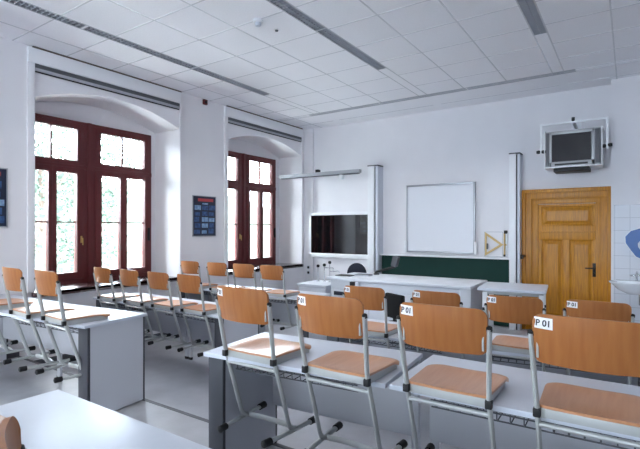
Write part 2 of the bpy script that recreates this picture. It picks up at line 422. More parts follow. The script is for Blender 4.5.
# ------------------------------------------------------------------ ceiling fittings
LLAB = {0: 'lamp above the left windows, partly past the top left edge', 1: 'second lamp back in the ceiling row along the windows', 2: 'lamp ending the ceiling row along the windows',
        3: 'lamp', 4: 'nearer lamp in the middle ceiling row running away from the camera', 5: 'farther lamp in the middle ceiling row, behind the smoke detector',
        6: 'lamp', 7: 'short stub of lamp at the top edge over the door side',
        8: 'leftmost lamp of the row along the front wall', 9: 'middle lamp of the row along the front wall', 10: 'lamp of the front wall row nearest the television'}
for k, (c, a, b, ax) in enumerate(LIGHTS):
    if k in (3, 6): pass
    ln = b - a; hw = LW if ax == 'y' else LW * 0.8
    if k in (3, 6):   # outside the frame: still real lamps, they close the ceiling opening
        lab = 'recessed louvred ceiling lamp overhead, past the top edge'
    else: lab = 'recessed louvred ' + LLAB[k]
    t = thing('ceiling_lamp', lab, 'ceiling lamp', ((c, (a + b) / 2, ZC) if ax == 'y' else ((a + b) / 2, c, ZC)), 0 if ax == 'y' else -PI / 2, 'recessed ceiling lamps')
    h = MB(); e = ln / 2
    h.box(-hw, -hw + 0.006, -e, e, -0.004, 0.085); h.box(hw - 0.006, hw, -e, e, -0.004, 0.085)
    h.box(-hw, hw, -e, -e + 0.008, -0.004, 0.085); h.box(-hw, hw, e - 0.008, e, -0.004, 0.085); h.box(-hw, hw, -e, e, 0.08, 0.086)
    h.build('housing', M['alu'], t)
    lv = MB(); nb = 30
    for q in range(1, nb):
        yq = -e + ln * q / nb; lv.box(-hw + 0.006, hw - 0.006, yq - 0.002, yq + 0.002, 0.0, 0.035)
    lv.box(-0.0015, 0.0015, -e + 0.008, e - 0.008, 0.0, 0.03)
    lv.build('louver', M['louver'], t)
    MB().tube([(0, -e + 0.05, 0.058), (0, e - 0.05, 0.058)], 0.013, 10).build('tube', M['tubeglass'], t, True)
    ld = bpy.data.lights.new('lamp_fill_light', 'AREA'); ld.shape = 'RECTANGLE'; ld.size = 2 * hw - 0.02; ld.size_y = ln - 0.05
    ld.energy = LAMP_FILL; ld.color = (1.0, 0.97, 0.93); ld.spread = math.radians(95)     # narrow cone keeps the added fill out of the camera's sight
    lo = bpy.data.objects.new('lamp_fill_light', ld); C.objects.link(lo); lo.parent = t; lo.location = (0, 0, -0.006)
sd = thing('smoke_detector', 'small white smoke detector on the ceiling', 'smoke detector', (-3.245, 3.63, ZC))
MB().lathe([(0.0, 0), (0.055, 0), (0.055, -0.02), (0.045, -0.028), (0.0, -0.028)]).build('base', M['white'], sd, True)
MB().lathe([(0.03, -0.026), (0.034, -0.05), (0.028, -0.062), (0.0, -0.064)]).build('sensor_head', M['pale'], sd, True)
tag(MB().lathe([(0, 0), (0.018, 0), (0.016, -0.012), (0, -0.014)]).build('ceiling_sensor', M['dgrey'], None, True, (-3.24, 3.93, ZC)), 'tiny dark sensor disc on the ceiling beside the smoke detector', 'sensor')

# ------------------------------------------------------------------ left wall things
def poster(y0, y1, z0, z1, label, seed):
    random.seed(seed)
    t = thing('poster', label, 'poster', (XL, (y0 + y1) / 2, z0)); hw = (y1 - y0) / 2; h = z1 - z0
    f = MB()
    for (a, b, c, d) in ((-hw, hw, 0, 0.012), (-hw, hw, h - 0.012, h), (-hw, -hw + 0.012, 0, h), (hw - 0.012, hw, 0, h)): f.box(0.0, 0.014, a, b, c, d, 0.002)
    f.build('frame', M['frame'], t)
    MB().box(0.0, 0.008, -hw + 0.01, hw - 0.01, 0.01, h - 0.01).build('sheet', M['poster_dark'], t)
    MB().box(0.008, 0.0095, -hw * 0.55, hw * 0.75, h * 0.86, h * 0.93).build('title_band', M['poster_red'], t)
    for r in range(5):
        for c in range(3):
            ya = -hw * 0.88 + c * hw * 0.6 + random.uniform(0, 0.02); za = h * (0.07 + 0.145 * r)
            MB().box(0.008, 0.0095, ya, ya + hw * random.uniform(0.4, 0.54), za, za + h * random.uniform(0.08, 0.125)).build('picture', M['poster_blue'] if random.random() < 0.62 else M['poster_light'], t)
    MB().box(0.008, 0.0096, -hw * 0.2, hw * 0.3, h * 0.785, h * 0.82).build('subtitle_band', M['poster_light'], t)
poster(5.06, 5.575, 1.375, 2.06, 'blue picture poster with red title between the two windows', 3)
poster(1.80, 2.36, 1.52, 2.20, 'dark framed poster cut by the left edge of the photo', 5)
fa = thing('fire_alarm', 'small dark red alarm box high on the wall between windows', 'alarm', (XL, 5.32, 3.60))
MB().box(0, 0.04, -0.04, 0.04, 0, 0.085, 0.006).build('housing', M['red'], fa, True)
MB().box(0.04, 0.046, -0.02, 0.02, 0.02, 0.06, 0.003).build('lens', M['black'], fa, True)

# ------------------------------------------------------------------ front wall things
# wall lamp on an arm
t = thing('wall_lamp', 'long grey strip lamp on a wall arm above the flat screen', 'lamp', (-4.99, 7.3, 2.56), math.radians(0.5))
b = MB().box(-0.93, 0.93, -0.05, 0.05, -0.035, 0.03, 0.012); b.build('housing', M['lampgrey'], t, True)
MB().box(-0.88, 0.90, -0.035, 0.035, -0.052, -0.034, 0.006).build('diffuser', M['dgrey'], t, True)
MB().tube([(0, 0, 0.05), (0, 0.95, 0.05)], 0.018, 10).build('arm', M['white'], t, True)
MB().box(-0.035, 0.035, -0.045, 0.045, 0.02, 0.085, 0.012).build('clamp', M['black'], t, True)
MB().lathe([(0, 0.02), (0.045, 0.01), (0.055, -0.03), (0.04, -0.065), (0, -0.075)], (0.53, 0, -0.06), 16).build('end_bulb', M['white'], t, True)
MB().box(-0.05, 0.05, 0.94, 0.957, -0.02, 0.12, 0.004).build('wall_plate', M['white'], t, True)

# flat screen
t = thing('flat_screen', 'large black flat screen in a white frame on the front wall', 'screen', (-5.045, 8.12, 0.90))
f = MB()
for (a, b_, c, d) in ((-0.75, 0.75, 0, 0.085), (-0.75, 0.75, 0.89, 0.945), (-0.75, -0.69, 0, 0.945), (0.715, 0.75, 0, 0.945)): f.box(a, b_, 0, 0.10, c, d, 0.006)
f.build('frame', M['white'], t, True)
MB().box(-0.70, 0.72, 0.012, 0.03, 0.07, 0.90).build('display', M['screen'], t)
MB().box(-0.6, 0.6, 0.08, 0.137, 0.2, 0.8).build('wall_mount', M['dgrey'], t)

def pylon(x0, x1, label, dark_at):
    t = thing('board_pylon', label, 'board column', ((x0 + x1) / 2, 8.1, ZL), 0, 'columns either side of the chalkboard'); hw = (x1 - x0) / 2
    H = 2.735 - ZL
    MB().box(-hw, hw * 0.25, -0.08, 0.157, 0, H, 0.006).build('column', M['white'], t, True)
    MB().box(hw * 0.25, hw * 0.5, -0.05, 0.157, 0, H - 0.01).build('groove', M['black'], t)
    MB().box(hw * 0.5, hw, -0.07, 0.157, 0, H - 0.005, 0.005).build('rail', M['pale'], t, True)
    MB().box(-hw - 0.004, hw + 0.004, -0.085, 0.157, H, H + 0.02, 0.004).build('end_cap', M['dgrey'], t, True)
    return t
pylon(-4.293, -4.07, 'tall pale column between the flat screen and chalkboard', 0.4)
pr = pylon(-1.655, -1.49, 'tall pale column between the chalkboard and the wooden door', 0.9)
kb = MB().box(0.085, 0.13, -0.06, -0.02, 1.17, 1.24, 0.006); kb.tube([(0.13, -0.04, 1.22), (0.16, -0.07, 1.22)], 0.012, 8)
kb.build('latch', M['iron'], pr, True)

t = thing('chalkboard', 'dark green chalkboard with white ledge below the whiteboard', 'chalkboard', (-2.86, 8.17, 0))
MB().box(-1.195, 1.195, 0, 0.04, -0.14, 0.985, 0.003).build('writing_surface', M['green'], t)
MB().box(-1.2, 1.2, -0.06, 0.05, 0.985, 1.01, 0.004).build('ledge', M['white'], t, True)
MB().box(-1.1, 1.1, 0.04, 0.085, 0.1, 0.8).build('slide_rail', M['dgrey'], t)

t = thing('whiteboard', 'square whiteboard in a thin grey frame above the green chalkboard', 'whiteboard', (-2.905, 8.2, 1.06))
MB().box(-0.63, 0.63, 0.01, 0.03, 0.015, 1.255).build('writing_surface', M['board'], t)
f = MB()
for (a, b_, c, d) in ((-0.645, 0.645, 0, 0.03), (-0.645, 0.645, 1.245, 1.275), (-0.645, -0.615, 0, 1.275), (0.615, 0.645, 0, 1.275)): f.box(a, b_, -0.005, 0.057, c, d, 0.004)
f.build('frame', M['frame'], t, True)
for s in (-1, 1): MB().box(s * 0.662 - 0.022, s * 0.662 + 0.022, -0.03, 0.03, 0.0, 0.21, 0.008).build('pen_holder', M['white'], t, True)

# drawing tools on the wall
t = thing('set_square', 'pale wooden set square hanging right of the whiteboard', 'set square', (-2.10, 8.235, 1.03))
def tri(mb, pts, wd, y0, y1):
    P = [Vector((p[0], 0, p[1])) for p in pts]; c = sum(P, Vector()) / 3
    for i in range(3):
        a, b_ = P[i], P[(i + 1) % 3]; ai, bi = a.lerp(c, wd), b_.lerp(c, wd)
        mb.prism([(a.x, a.z), (b_.x, b_.z), (bi.x, bi.z), (ai.x, ai.z)], y0, y1, 'y')
m_ = MB(); tri(m_, [(0, 0.0), (0, 0.42), (0.31, 0.20)], 0.30, 0, 0.012); m_.build('blade', M['yel'], t)
MB().box(0.035, 0.06, -0.03, 0.0, 0.12, 0.22, 0.006).build('grip', M['dgrey'], t, True)
t = thing('chalk_compass', 'upright wooden chalk compass hanging beside the pale set square', 'compass', (-1.755, 8.235, 1.03))
MB().box(-0.03, -0.008, -0.012, 0.02, 0.03, 0.40, 0.004).build('leg', M['yel'], t, True)
MB().box(0.008, 0.03, -0.012, 0.02, 0.0, 0.40, 0.004).build('leg', M['white'], t, True)
MB().box(-0.025, 0.03, -0.02, 0.02, 0.39, 0.445, 0.008).build('hinge', M['iron'], t, True)
MB().box(-0.035, -0.004, -0.016, 0.02, 0.0, 0.035, 0.004).build('chalk_holder', M['iron'], t, True)
MB().tube([(-0.019, -0.01, 0.20), (0.019, -0.01, 0.20)], 0.012, 8).build('spreader', M['brass'], t, True)
t = thing('acrylic_square', 'thin grey outlined rectangle on the wall behind the set square', 'drawing aid', (-1.955, 8.245, 1.02))
m_ = MB()
for (a, b_, c, d) in ((-0.16, 0.15, 0.425, 0.433), (-0.16, -0.152, 0.0, 0.433), (0.142, 0.15, 0, 0.433), (-0.16, 0.15, 0, 0.008)): m_.box(a, b_, 0, 0.008, c, d)
m_.build('outline', M['frame'], t)

# ------------------------------------------------------------------ door
D = sempty('door_1', (-0.835, YF, ZL)); dz = -ZL
a = MB()
for (x0, x1, z0, z1) in ((-0.645, -0.505, 0, 2.13 + dz), (0.465, 0.595, 0, 2.13 + dz), (-0.643, 0.593, 1.992 + dz, 2.128 + dz)): a.box(x0, x1, -0.05 - 0.001 * (x1 - x0 > 1), 0.0, z0, z1, 0.006)
for (x0, x1, z0, z1) in ((-0.655, -0.60, 0, 2.145 + dz), (0.55, 0.603, 0, 2.145 + dz), (-0.653, 0.601, 2.087 + dz, 2.147 + dz)): a.box(x0, x1, -0.075 - 0.001 * (x1 - x0 > 1), 0.0, z0, z1, 0.008)
for (x0, x1, z0, z1) in ((-0.505, -0.415, 0, 1.99 + dz), (0.40, 0.467, 0, 1.99 + dz), (-0.503, 0.465, 1.907 + dz, 1.992 + dz)): a.box(x0, x1, -0.030 - 0.001 * (x1 - x0 > 0.9), 0.0, z0, z1, 0.005)
struct(a.build('frame', M['door'], D, True))
lf = MB()
X0, X1 = -0.412, 0.418
for (x0, x1, z0, z1) in ((X0, X0 + 0.05, 0.01, 1.90 + dz), (X1 - 0.05, X1, 0.01, 1.90 + dz), (X0, X1, 1.865 + dz, 1.90 + dz), (X0, X1, 1.33 + dz, 1.555 + dz), (-0.05, 0.04, 0.01, 1.34 + dz), (X0, X1, 0.01, 0.24)):
    lf.box(x0, x1, -0.026 - (0.001 if x1 - x0 > 0.5 else 0.0006 if abs(x0 + 0.05) < 1e-6 else 0), -0.002, z0, z1, 0.003)
lf.box(X0, X1, -0.006, -0.001, 0.01, 1.9 + dz)
# moulding line across the middle rail
lf.box(X0 + 0.02, X1 - 0.02, -0.034, -0.024, 1.44 + dz, 1.465 + dz, 0.005)
leaf = struct(lf.build('leaf', M['door'], D, True))
def raised(x0, x1, z0, z1):
    mb = MB(); b_ = [(x0, z0), (x1, z0), (x1, z1), (x0, z1)]
    def ring(i, y): return [mb.bm.verts.new(p) for p in ((x0 + i, y, z0 + i), (x1 - i, y, z0 + i), (x1 - i, y, z1 - i), (x0 + i, y, z1 - i))]
    rs = [ring(0.0, -0.004), ring(0.0, -0.022), ring(0.018, -0.010), ring(0.03, -0.008), ring(0.075, -0.022), ring(0.08, -0.022)]
    for p, q in zip(rs, rs[1:]):
        for k in range(4): mb.bm.faces.new((p[k], p[(k + 1) % 4], q[(k + 1) % 4], q[k]))
    mb.bm.faces.new(rs[-1])
    struct(mb.build('raised_panel', M['door'], D))
raised(X0 + 0.05, X1 - 0.05, 1.555 + dz, 1.865 + dz)
raised(X0 + 0.05, -0.05, 0.24, 1.33 + dz); raised(0.04, X1 - 0.05, 0.24, 1.33 + dz)
h = MB().box(0.355, 0.40, -0.034, -0.022, 0.76 + dz, 0.97 + dz, 0.004); h.tube([(0.378, -0.03, 0.895 + dz), (0.378, -0.075, 0.895 + dz), (0.36, -0.085, 0.895 + dz), (0.26, -0.085, 0.893 + dz)], 0.010, 8)
h.tube([(0.378, -0.03, 0.81 + dz), (0.378, -0.045, 0.81 + dz)], 0.014, 10)
struct(h.build('handle', M['iron'], D, True))
for zz in (1.42, 0.35):
    hg = MB().tube([(0.60, -0.06, zz - 0.05 + dz), (0.60, -0.06, zz + 0.05 + dz)], 0.013, 8); struct(hg.build('hinge', M['red'], D, True))

# ------------------------------------------------------------------ television on bracket
t = thing('television', 'old silver tube television on a white bracket above the door', 'television', (-0.71, 7.75, 2.44))
bd = MB(); bd.box(-0.36, 0.36, 0.0, 0.09, 0.0, 0.54, 0.012)
q = [bd.bm.verts.new(p) for p in ((-0.34, 0.09, 0.02), (0.34, 0.09, 0.02), (0.34, 0.09, 0.52), (-0.34, 0.09, 0.52))]; q2 = [bd.bm.verts.new(p) for p in ((-0.2, 0.38, 0.06), (0.2, 0.38, 0.06), (0.2, 0.38, 0.40), (-0.2, 0.38, 0.40))]
for k in range(4): bd.bm.faces.new((q[k], q[(k + 1) % 4], q2[(k + 1) % 4], q2[k]))
bd.bm.faces.new(q2)
bd.build('housing', M['silver'], t)
be = MB()
for (a, b_, c, d) in ((-0.31, 0.285, 0.0, 0.075), (-0.31, 0.285, 0.485, 0.53), (-0.31, -0.275, 0, 0.53), (0.245, 0.285, 0, 0.53)): be.box(a, b_, -0.015, 0.002, c, d, 0.005)
be.build('bezel', M['silver'], t, True)
MB().box(-0.276, 0.248, -0.006, 0.001, 0.072, 0.488, 0.002).build('screen', M['crt'], t)
for s in (-1, 1):
    x0, x1 = (-0.352, -0.314) if s < 0 else (0.29, 0.352)
    MB().box(x0, x1, -0.008, 0.001, 0.02, 0.52, 0.003).build('speaker_grille', M['dgrey'], t, True)
MB().box(-0.235, 0.20, -0.022, -0.012, 0.018, 0.045, 0.003).build('control_strip', M['black'], t, True)
t = thing('television_bracket', 'white tubular wall bracket holding the old television', 'bracket', (-0.71, 7.75, 2.36))
fr_ = MB().box(-0.435, 0.455, -0.016, 0.016, 0.722, 0.748, 0.005); fr_.box(-0.437, -0.412, -0.016, 0.016, 0.30, 0.746, 0.005); fr_.box(0.423, 0.457, -0.017, 0.017, 0.30, 0.747, 0.005)
fr_.build('yoke', M['white'], t, True)
tr = MB().box(-0.375, 0.385, -0.03, 0.40, 0.062, 0.079, 0.004); tr.box(-0.379, -0.367, -0.029, 0.02, 0.063, 0.63, 0.003); tr.box(0.370, 0.384, -0.029, 0.02, 0.063, 0.63, 0.003)
tr.box(-0.38, 0.385, 0.30, 0.32, 0.62, 0.64, 0.003)
for s in (-1, 1): tr.box(s * 0.372 - 0.008, s * 0.372 + 0.008, 0.0, 0.32, 0.615, 0.64, 0.003); tr.box(s * 0.372 - 0.008, s * 0.372 + 0.008, 0.30, 0.32, 0.07, 0.63, 0.003)
tr.build('tray', M['white'], t, True)
for (x, z) in ((-0.46, 0.325), (-0.39, 0.325), (0.475, 0.345), (0.40, 0.335)):
    MB().lathe([(0, -0.03), (0.022, -0.028), (0.028, 0), (0.022, 0.028), (0, 0.03)], n=14, mtx=Matrix.Translation((x, 0, z)) @ Matrix.Rotation(PI / 2, 4, 'Y')).build('knob', M['black'], t, True)
MB().tube([(0.01, 0.0, 0.74), (0.01, 0.0, 0.80)], 0.022, 10).build('pivot', M['black'], t, True)
MB().tube([(0.01, 0.02, 0.735), (0.01, 0.495, 0.735)], 0.024, 10).build('wall_arm', M['white'], t, True)
MB().box(-0.06, 0.08, 0.485, 0.50, 0.62, 0.86, 0.004).build('wall_plate', M['white'], t)
MB().box(-0.25, 0.22, -0.04, 0.30, 0.0, 0.055, 0.008).build('set_top_box', M['black'], t, True)

# ------------------------------------------------------------------ sink corner
t = thing('wash_basin', 'white ceramic wash basin on the tiled wall right of the door', 'wash basin', (0.12, 7.75, 0.75))
bs = MB(); NN = 28; prof = [(0.0, -0.16), (0.16, -0.155), (0.27, -0.10), (0.335, -0.03), (0.37, -0.008), (0.375, 0.01), (0.355, 0.014), (0.32, 0.0), (0.25, -0.08), (0.12, -0.12), (0.0, -0.125)]
bs.lathe(prof, n=NN, mtx=Matrix.Diagonal((1.0, 0.62, 1.0, 1.0)))
bs.box(-0.30, 0.30, 0.10, 0.237, -0.09, 0.013, 0.02)
bs.build('bowl', M['ceramic'], t, True)
tp = MB().tube([(-0.04, 0.17, 0.01), (-0.04, 0.17, 0.10), (-0.04, 0.12, 0.135), (-0.04, 0.03, 0.125), (-0.04, 0.02, 0.10)], 0.014, 10)
tp.tube([(-0.09, 0.17, 0.085), (0.01, 0.17, 0.085)], 0.016, 10)
for s in (-0.1, 0.02): tp.lathe([(0, -0.015), (0.024, -0.012), (0.024, 0.012), (0, 0.015)], (s, 0.17, 0.085), 10)
tp.build('tap', M['steel'], t, True)
MB().tube([(0, 0.02, -0.15), (0, 0.02, -0.30), (0, 0.24, -0.33)], 0.02, 10).build('drain_pipe', M['steel'], t, True)
t = thing('towel_dispenser', 'blue rounded dispenser with pale centre above the wash basin', 'dispenser', (0.14, 7.988, 1.08))
prof_ = [(-0.01, 0.0), (0.07, 0.03), (0.14, 0.14), (0.15, 0.28), (0.08, 0.40), (-0.02, 0.43), (-0.13, 0.39), (-0.195, 0.31), (-0.19, 0.22), (-0.13, 0.12), (-0.07, 0.03)]
def scaled(k): return [(x * k, 0.24 + (z - 0.24) * k) for x, z in prof_]
MB().prism(scaled(1.07), -0.04, -0.001, 'y').build('back_rim', M['white'], t)
MB().prism(prof_, -0.11, -0.04, 'y').build('shell', M['blue'], t)
MB().prism([(x * 0.5 + 0.05, 0.18 + (z - 0.24) * 0.55) for x, z in prof_], -0.125, -0.11, 'y').build('front_panel', M['pale'], t)

# wall sockets on the corner duct
for zz, lb in ((0.66, 'upper small dark socket on the corner duct left of the bench'), (0.545, 'lower small dark socket on the corner duct left of the bench')):
    s_ = thing('wall_socket', lb, 'socket', (-5.84, 8.19, zz), 0, 'sockets on the corner duct')
    MB().box(-0.04, 0.04, -0.02, 0.0, -0.04, 0.04, 0.005).build('plate', M['pale'], s_, True)
    MB().lathe([(0, 0), (0.028, 0), (0.028, 0.006), (0, 0.006)], n=14, mtx=Matrix.Translation((0, -0.018, 0)) @ Matrix.Rotation(PI / 2, 4, 'X')).build('insert', M['black'], s_, True)

# ------------------------------------------------------------------ teacher's bench
t = thing('teacher_bench', 'long white demonstration bench in front of the chalkboard', 'bench', (-2.87, 6.1, ZL), math.radians(1.0))
MB().box(-1.13, 1.13, 0, 0.92, 0.86, 0.90, 0.006).build('worktop', M['bench'], t, True)
MB().box(-1.10, 0.98, 0.10, 0.85, 0.06, 0.86).build('body', M['bench'], t)
MB().box(-1.08, 0.96, 0.13, 0.80, 0.0, 0.06).build('plinth', M['dgrey'], t)
for k in range(3): MB().box(-1.09 + k * 0.69, -1.09 + k * 0.69 + 0.67, 0.08, 0.102, 0.08, 0.70, 0.004).build('front_panel', M['bench'], t, True)
MB().box(-1.09, 0.97, 0.085, 0.102, 0.715, 0.84, 0.004).build('apron', M['bench'], t, True)
MB().box(0.98, 1.12, 0.04, 0.88, 0.0, 0.86, 0.006).build('end_panel', M['panel'], t, True)
MB().box(-1.03, -0.85, 0.07, 0.086, 0.615, 0.675, 0.003).build('socket_strip', M['navy'], t, True)
sk = MB().box(-0.72, -0.64, 0.03, 0.086, 0.785, 0.845, 0.008); sk.build('socket', M['black'], t, True)
MB().box(-0.63, -0.57, 0.04, 0.086, 0.785, 0.845, 0.008).build('socket_cover', M['pale'], t, True)
t = thing('side_unit', 'lower white unit joined to the left end of the bench', 'cabinet', (-4.29, 6.08, ZL), math.radians(1.0))
MB().box(-0.29, 0.275, 0, 0.62, 0.725, 0.76, 0.005).build('top', M['bench'], t, True)
MB().box(-0.27, 0.26, 0.03, 0.60, 0.06, 0.725).build('body', M['bench'], t)
MB().box(-0.25, 0.24, 0.015, 0.032, 0.08, 0.50, 0.004).build('door', M['bench'], t, True)
MB().box(-0.25, 0.24, 0.015, 0.032, 0.52, 0.70, 0.004).build('drawer', M['bench'], t, True)
MB().box(-0.25, 0.24, 0.08, 0.57, 0, 0.06).build('plinth', M['dgrey'], t)
ztop = ZL + 0.76
def tapknob(x, y, zk, lb, mname='black'):
    o = thing('laboratory_tap', lb, 'tap', (x, y, ztop), 0, 'laboratory taps left of the bench')
    MB().lathe([(0, 0), (0.028, 0), (0.028, 0.012), (0.01, 0.02), (0, 0.02)], n=14).build('base', M['steel'], o, True)
    MB().tube([(0, 0, 0.01), (0, 0, zk - ztop - 0.01)], 0.007, 8).build('stem', M['steel'], o, True)
    MB().lathe([(0, -0.028), (0.022, -0.022), (0.03, 0), (0.022, 0.022), (0, 0.028)], (0, 0, zk - ztop), 14).build('knob', M['black'], o, True)
    return o
tapknob(-4.44, 6.5, 0.865, 'leftmost black knobbed laboratory tap beside the bench')
tapknob(-4.31, 6.5, 0.887, 'middle black knobbed laboratory tap beside the bench')
o = tapknob(-4.20, 6.5, 0.935, 'tallest laboratory tap with pale crossed spouts beside the bench')
sp = MB().tube([(-0.10, 0, 0.24), (0.05, 0, 0.245)], 0.008, 8); sp.tube([(0.0, 0, 0.19), (0.06, 0, 0.18), (0.07, 0, 0.25)], 0.008, 8); sp.tube([(0.06, 0, 0.18), (0.16, 0, 0.20), (0.19, 0, 0.18)], 0.008, 8)
sp.build('spout', M['steel'], o, True)
zb = ZL + 0.90
tag(MB().box(-0.14, 0.14, -0.10, 0.10, 0, 0.012, 0.004).build('folder', M['black'], None, True, (-3.84, 6.42, zb)), 'thin black folder lying on the left end of the bench', 'folder')
pp = thing('paper_stack', 'small grey stack of papers on the bench beside the black folder', 'papers', (-3.60, 6.58, zb), 0.15)
MB().box(-0.13, 0.13, -0.10, 0.10, 0, 0.02, 0.002).build('sheets', M['paper'], pp)
MB().box(-0.12, 0.12, -0.09, 0.09, 0.02, 0.024, 0.001).build('cover_sheet', M['dgrey'], pp)
t = thing('desk_lamp', 'black jointed lamp on the bench in front of the chalkboard', 'lamp', (-3.50, 6.85, zb))
MB().lathe([(0, 0), (0.05, 0), (0.045, 0.022), (0, 0.025)], n=16).build('base', M['black'], t, True)
MB().tube([(0, 0, 0.02), (0.0, 0.0, 0.05), (0.30, 0.0, 0.135), (0.345, 0, 0.15)], 0.02, 8).build('arm', M['black'], t, True)
MB().box(-0.045, 0.05, -0.05, 0.05, -0.085, 0.085, 0.015, Matrix.Translation((0.34, 0, 0.235)) @ Matrix.Rotation(0.25, 4, 'Y')).build('head', M['dgrey'], t, True)

t = thing('side_table', 'small white table with metal legs at the right end of the bench', 'table', (-1.24, 6.1, ZL), math.radians(6))
MB().box(-0.40, 0.40, 0, 0.78, 0.865, 0.90, 0.006).build('tabletop', M['desk'], t, True)
fr_ = MB().box(-0.34, 0.36, 0.08, 0.11, 0.815, 0.865, 0.003); fr_.box(-0.34, 0.36, 0.66, 0.69, 0.815, 0.865, 0.003); fr_.box(-0.34, -0.31, 0.08, 0.69, 0.815, 0.865, 0.003); fr_.box(0.33, 0.36, 0.08, 0.69, 0.815, 0.865, 0.003)
fr_.build('frame', M['tube'], t, True)
for sx in (-0.32, 0.345):
    for sy in (0.10, 0.675):
        lg = MB().box(sx - 0.03, sx + 0.03, sy - 0.025, sy + 0.025, 0.03, 0.84, 0.008).build('leg', M['white'], t, True)
        MB().box(sx - 0.033, sx + 0.033, sy - 0.028, sy + 0.028, 0, 0.035, 0.004).build('foot', M['black'], lg, True)
        MB().box(sx - 0.033, sx + 0.033, sy - 0.028, sy + 0.028, 0.60, 0.64, 0.004).build('clamp', M['black'], lg, True)

def office_chair(loc, rz, label, round_back, arms, zback, hback, wback, mback):
    t = thing('swivel_chair', label, 'chair', loc, rz)
    b_ = MB()
    for k in range(5):
        a = k * 2 * PI / 5 + 0.3; b_.tube([(0.03 * math.cos(a), 0.03 * math.sin(a), 0.10), (0.27 * math.cos(a), 0.27 * math.sin(a), 0.06)], [0.025, 0.016], 8)
    b_.build('star_base', M['black'], t, True)
    for k in range(5):
        a = k * 2 * PI / 5 + 0.3; c = MB().lathe([(0, -0.02), (0.024, -0.02), (0.026, 0), (0.024, 0.02), (0, 0.02)], n=14, mtx=Matrix.Translation((0.27 * math.cos(a), 0.27 * math.sin(a), 0.026)) @ Matrix.Rotation(a + PI / 2, 4, 'Z') @ Matrix.Rotation(PI / 2, 4, 'Y'))
        c.build('caster', M['black'], t, True)
    MB().tube([(0, 0, 0.09), (0, 0, 0.42)], 0.025, 12).build('gas_column', M['dgrey'], t, True)
    MB().box(-0.23, 0.23, -0.22, 0.23, 0.42, 0.49, 0.03, None, 3).build('seat', mback, t, True)
    MB().tube([(0, -0.15, 0.43), (0, -0.27, 0.45), (0, -0.28, zback + 0.05)], 0.02, 8).build('back_bracket', M['black'], t, True)
    bk = MB(); hw = wback / 2
    if round_back:
        pl = [(-hw, zback), (hw, zback)] + [(hw * math.cos(PI * k / 16), zback + hback * 0.25 + hback * 0.75 * math.sin(PI * k / 16)) for k in range(17)]
        bk.prism(pl, -0.30, -0.25, 'y')
    else: bk.box(-hw, hw, -0.30, -0.24, zback, zback + hback, 0.025, None, 3)
    bk.build('backrest', mback, t, not round_back)
    if arms:
        for s in (-1, 1):
            ar = MB().tube([(s * 0.22, 0.0, 0.45), (s * 0.30, 0.0, 0.47), (s * 0.30, 0.0, 0.66)], 0.015, 8); ar.box(s * 0.30 - 0.03, s * 0.30 + 0.03, -0.15, 0.14, 0.655, 0.685, 0.012)
            ar.build('armrest', M['black'], t, True)
office_chair((-2.27, 5.42, ZL), math.radians(-28), 'black swivel chair with armrests in front of the bench', False, True, 0.56, 0.30, 0.35, M['fabric'])
office_chair((-4.10, 7.45, ZL), math.radians(8), 'dark navy round backed chair behind the bench', True, False, 0.78, 0.27, 0.36, M['navy'])

# ------------------------------------------------------------------ student desks
def wire_rack(l):
    r = MB(); y0, y1 = 0.07, 0.36
    for k in range(int((l - 0.4) / 0.055) + 1):
        x = -l / 2 + 0.2 + k * 0.055
        r.tube([(x, y0, 0.735), (x, y0 + 0.005, 0.675), (x, y0 + 0.02, 0.662), (x, y1, 0.662), (x, y1, 0.73)], 0.0028, 5)
    for (yy, zz) in ((y0 + 0.003, 0.70), (y0 + 0.015, 0.664), (0.2, 0.661), (y1, 0.664)): r.tube([(-l / 2 + 0.18, yy, zz), (l / 2 - 0.18, yy, zz)], 0.0035, 6)
    return r
def make_desk(l, d, loc, rz, label, group, ends=(-1, 1)):
    t = thing('student_desk', label, 'desk', loc, rz, group)   # origin: middle of the near edge on the floor
    MB().box(-l / 2, l / 2, 0, d, 0.735, 0.76, 0.004).build('tabletop', M['desk'], t, True)
    for s in ends:
        x0, x1 = (-l / 2 + 0.012, -l / 2 + 0.125) if s < 0 else (l / 2 - 0.125, l / 2 - 0.012)
        p = MB().box(x0, x1, 0.055, d - 0.035, 0.012, 0.735, 0.003).build('end_panel', M['panel'], t)
        MB().box(x0 - 0.002, x1 + 0.002, 0.03, 0.06, 0.0, 0.735, 0.012).build('front_profile', M['anth'], p, True)
        MB().box(x0 - 0.002, x1 + 0.002, d - 0.04, d - 0.02, 0.0, 0.735, 0.006).build('rear_profile', M['anth'], p, True)
    MB().box(-l / 2 + (0.125 if -1 in ends else 0.004), l / 2 - (0.125 if 1 in ends else 0.004), d - 0.075, d - 0.055, 0.285, 0.735, 0.002).build('modesty_panel', M['panel'], t)
    if len(ends) < 2:
        k = 1 if ends[0] < 0 else -1
        lg = MB().box(k * (l / 2 - 0.03) - 0.025, k * (l / 2 - 0.03) + 0.025, d - 0.055, d - 0.03, 0.03, 0.735, 0.005).build('rear_leg', M['panel'], t)
        MB().box(k * (l / 2 - 0.03) - 0.027, k * (l / 2 - 0.03) + 0.027, d - 0.057, d - 0.028, 0.0, 0.035, 0.004).build('foot', M['black'], lg, True)
    wire_rack(l).build('book_rack', M['dgrey'], t)
    return t
def desk_at(xl, yl, ang, l, z, label, group, d=0.62, ends=(-1, 1)):
    """xl,yl: near left corner"""
    a = math.radians(ang)
    return make_desk(l - 0.004, d, (xl + l / 2 * math.cos(a), yl + l / 2 * math.sin(a), z), a, label, group, ends)
GD = 'student desks'
desk_at(-2.127, 1.887, 5.0, 1.165, 0, 'white desk under the two nearest chairs with grey end panel', GD, 0.62, (-1,))
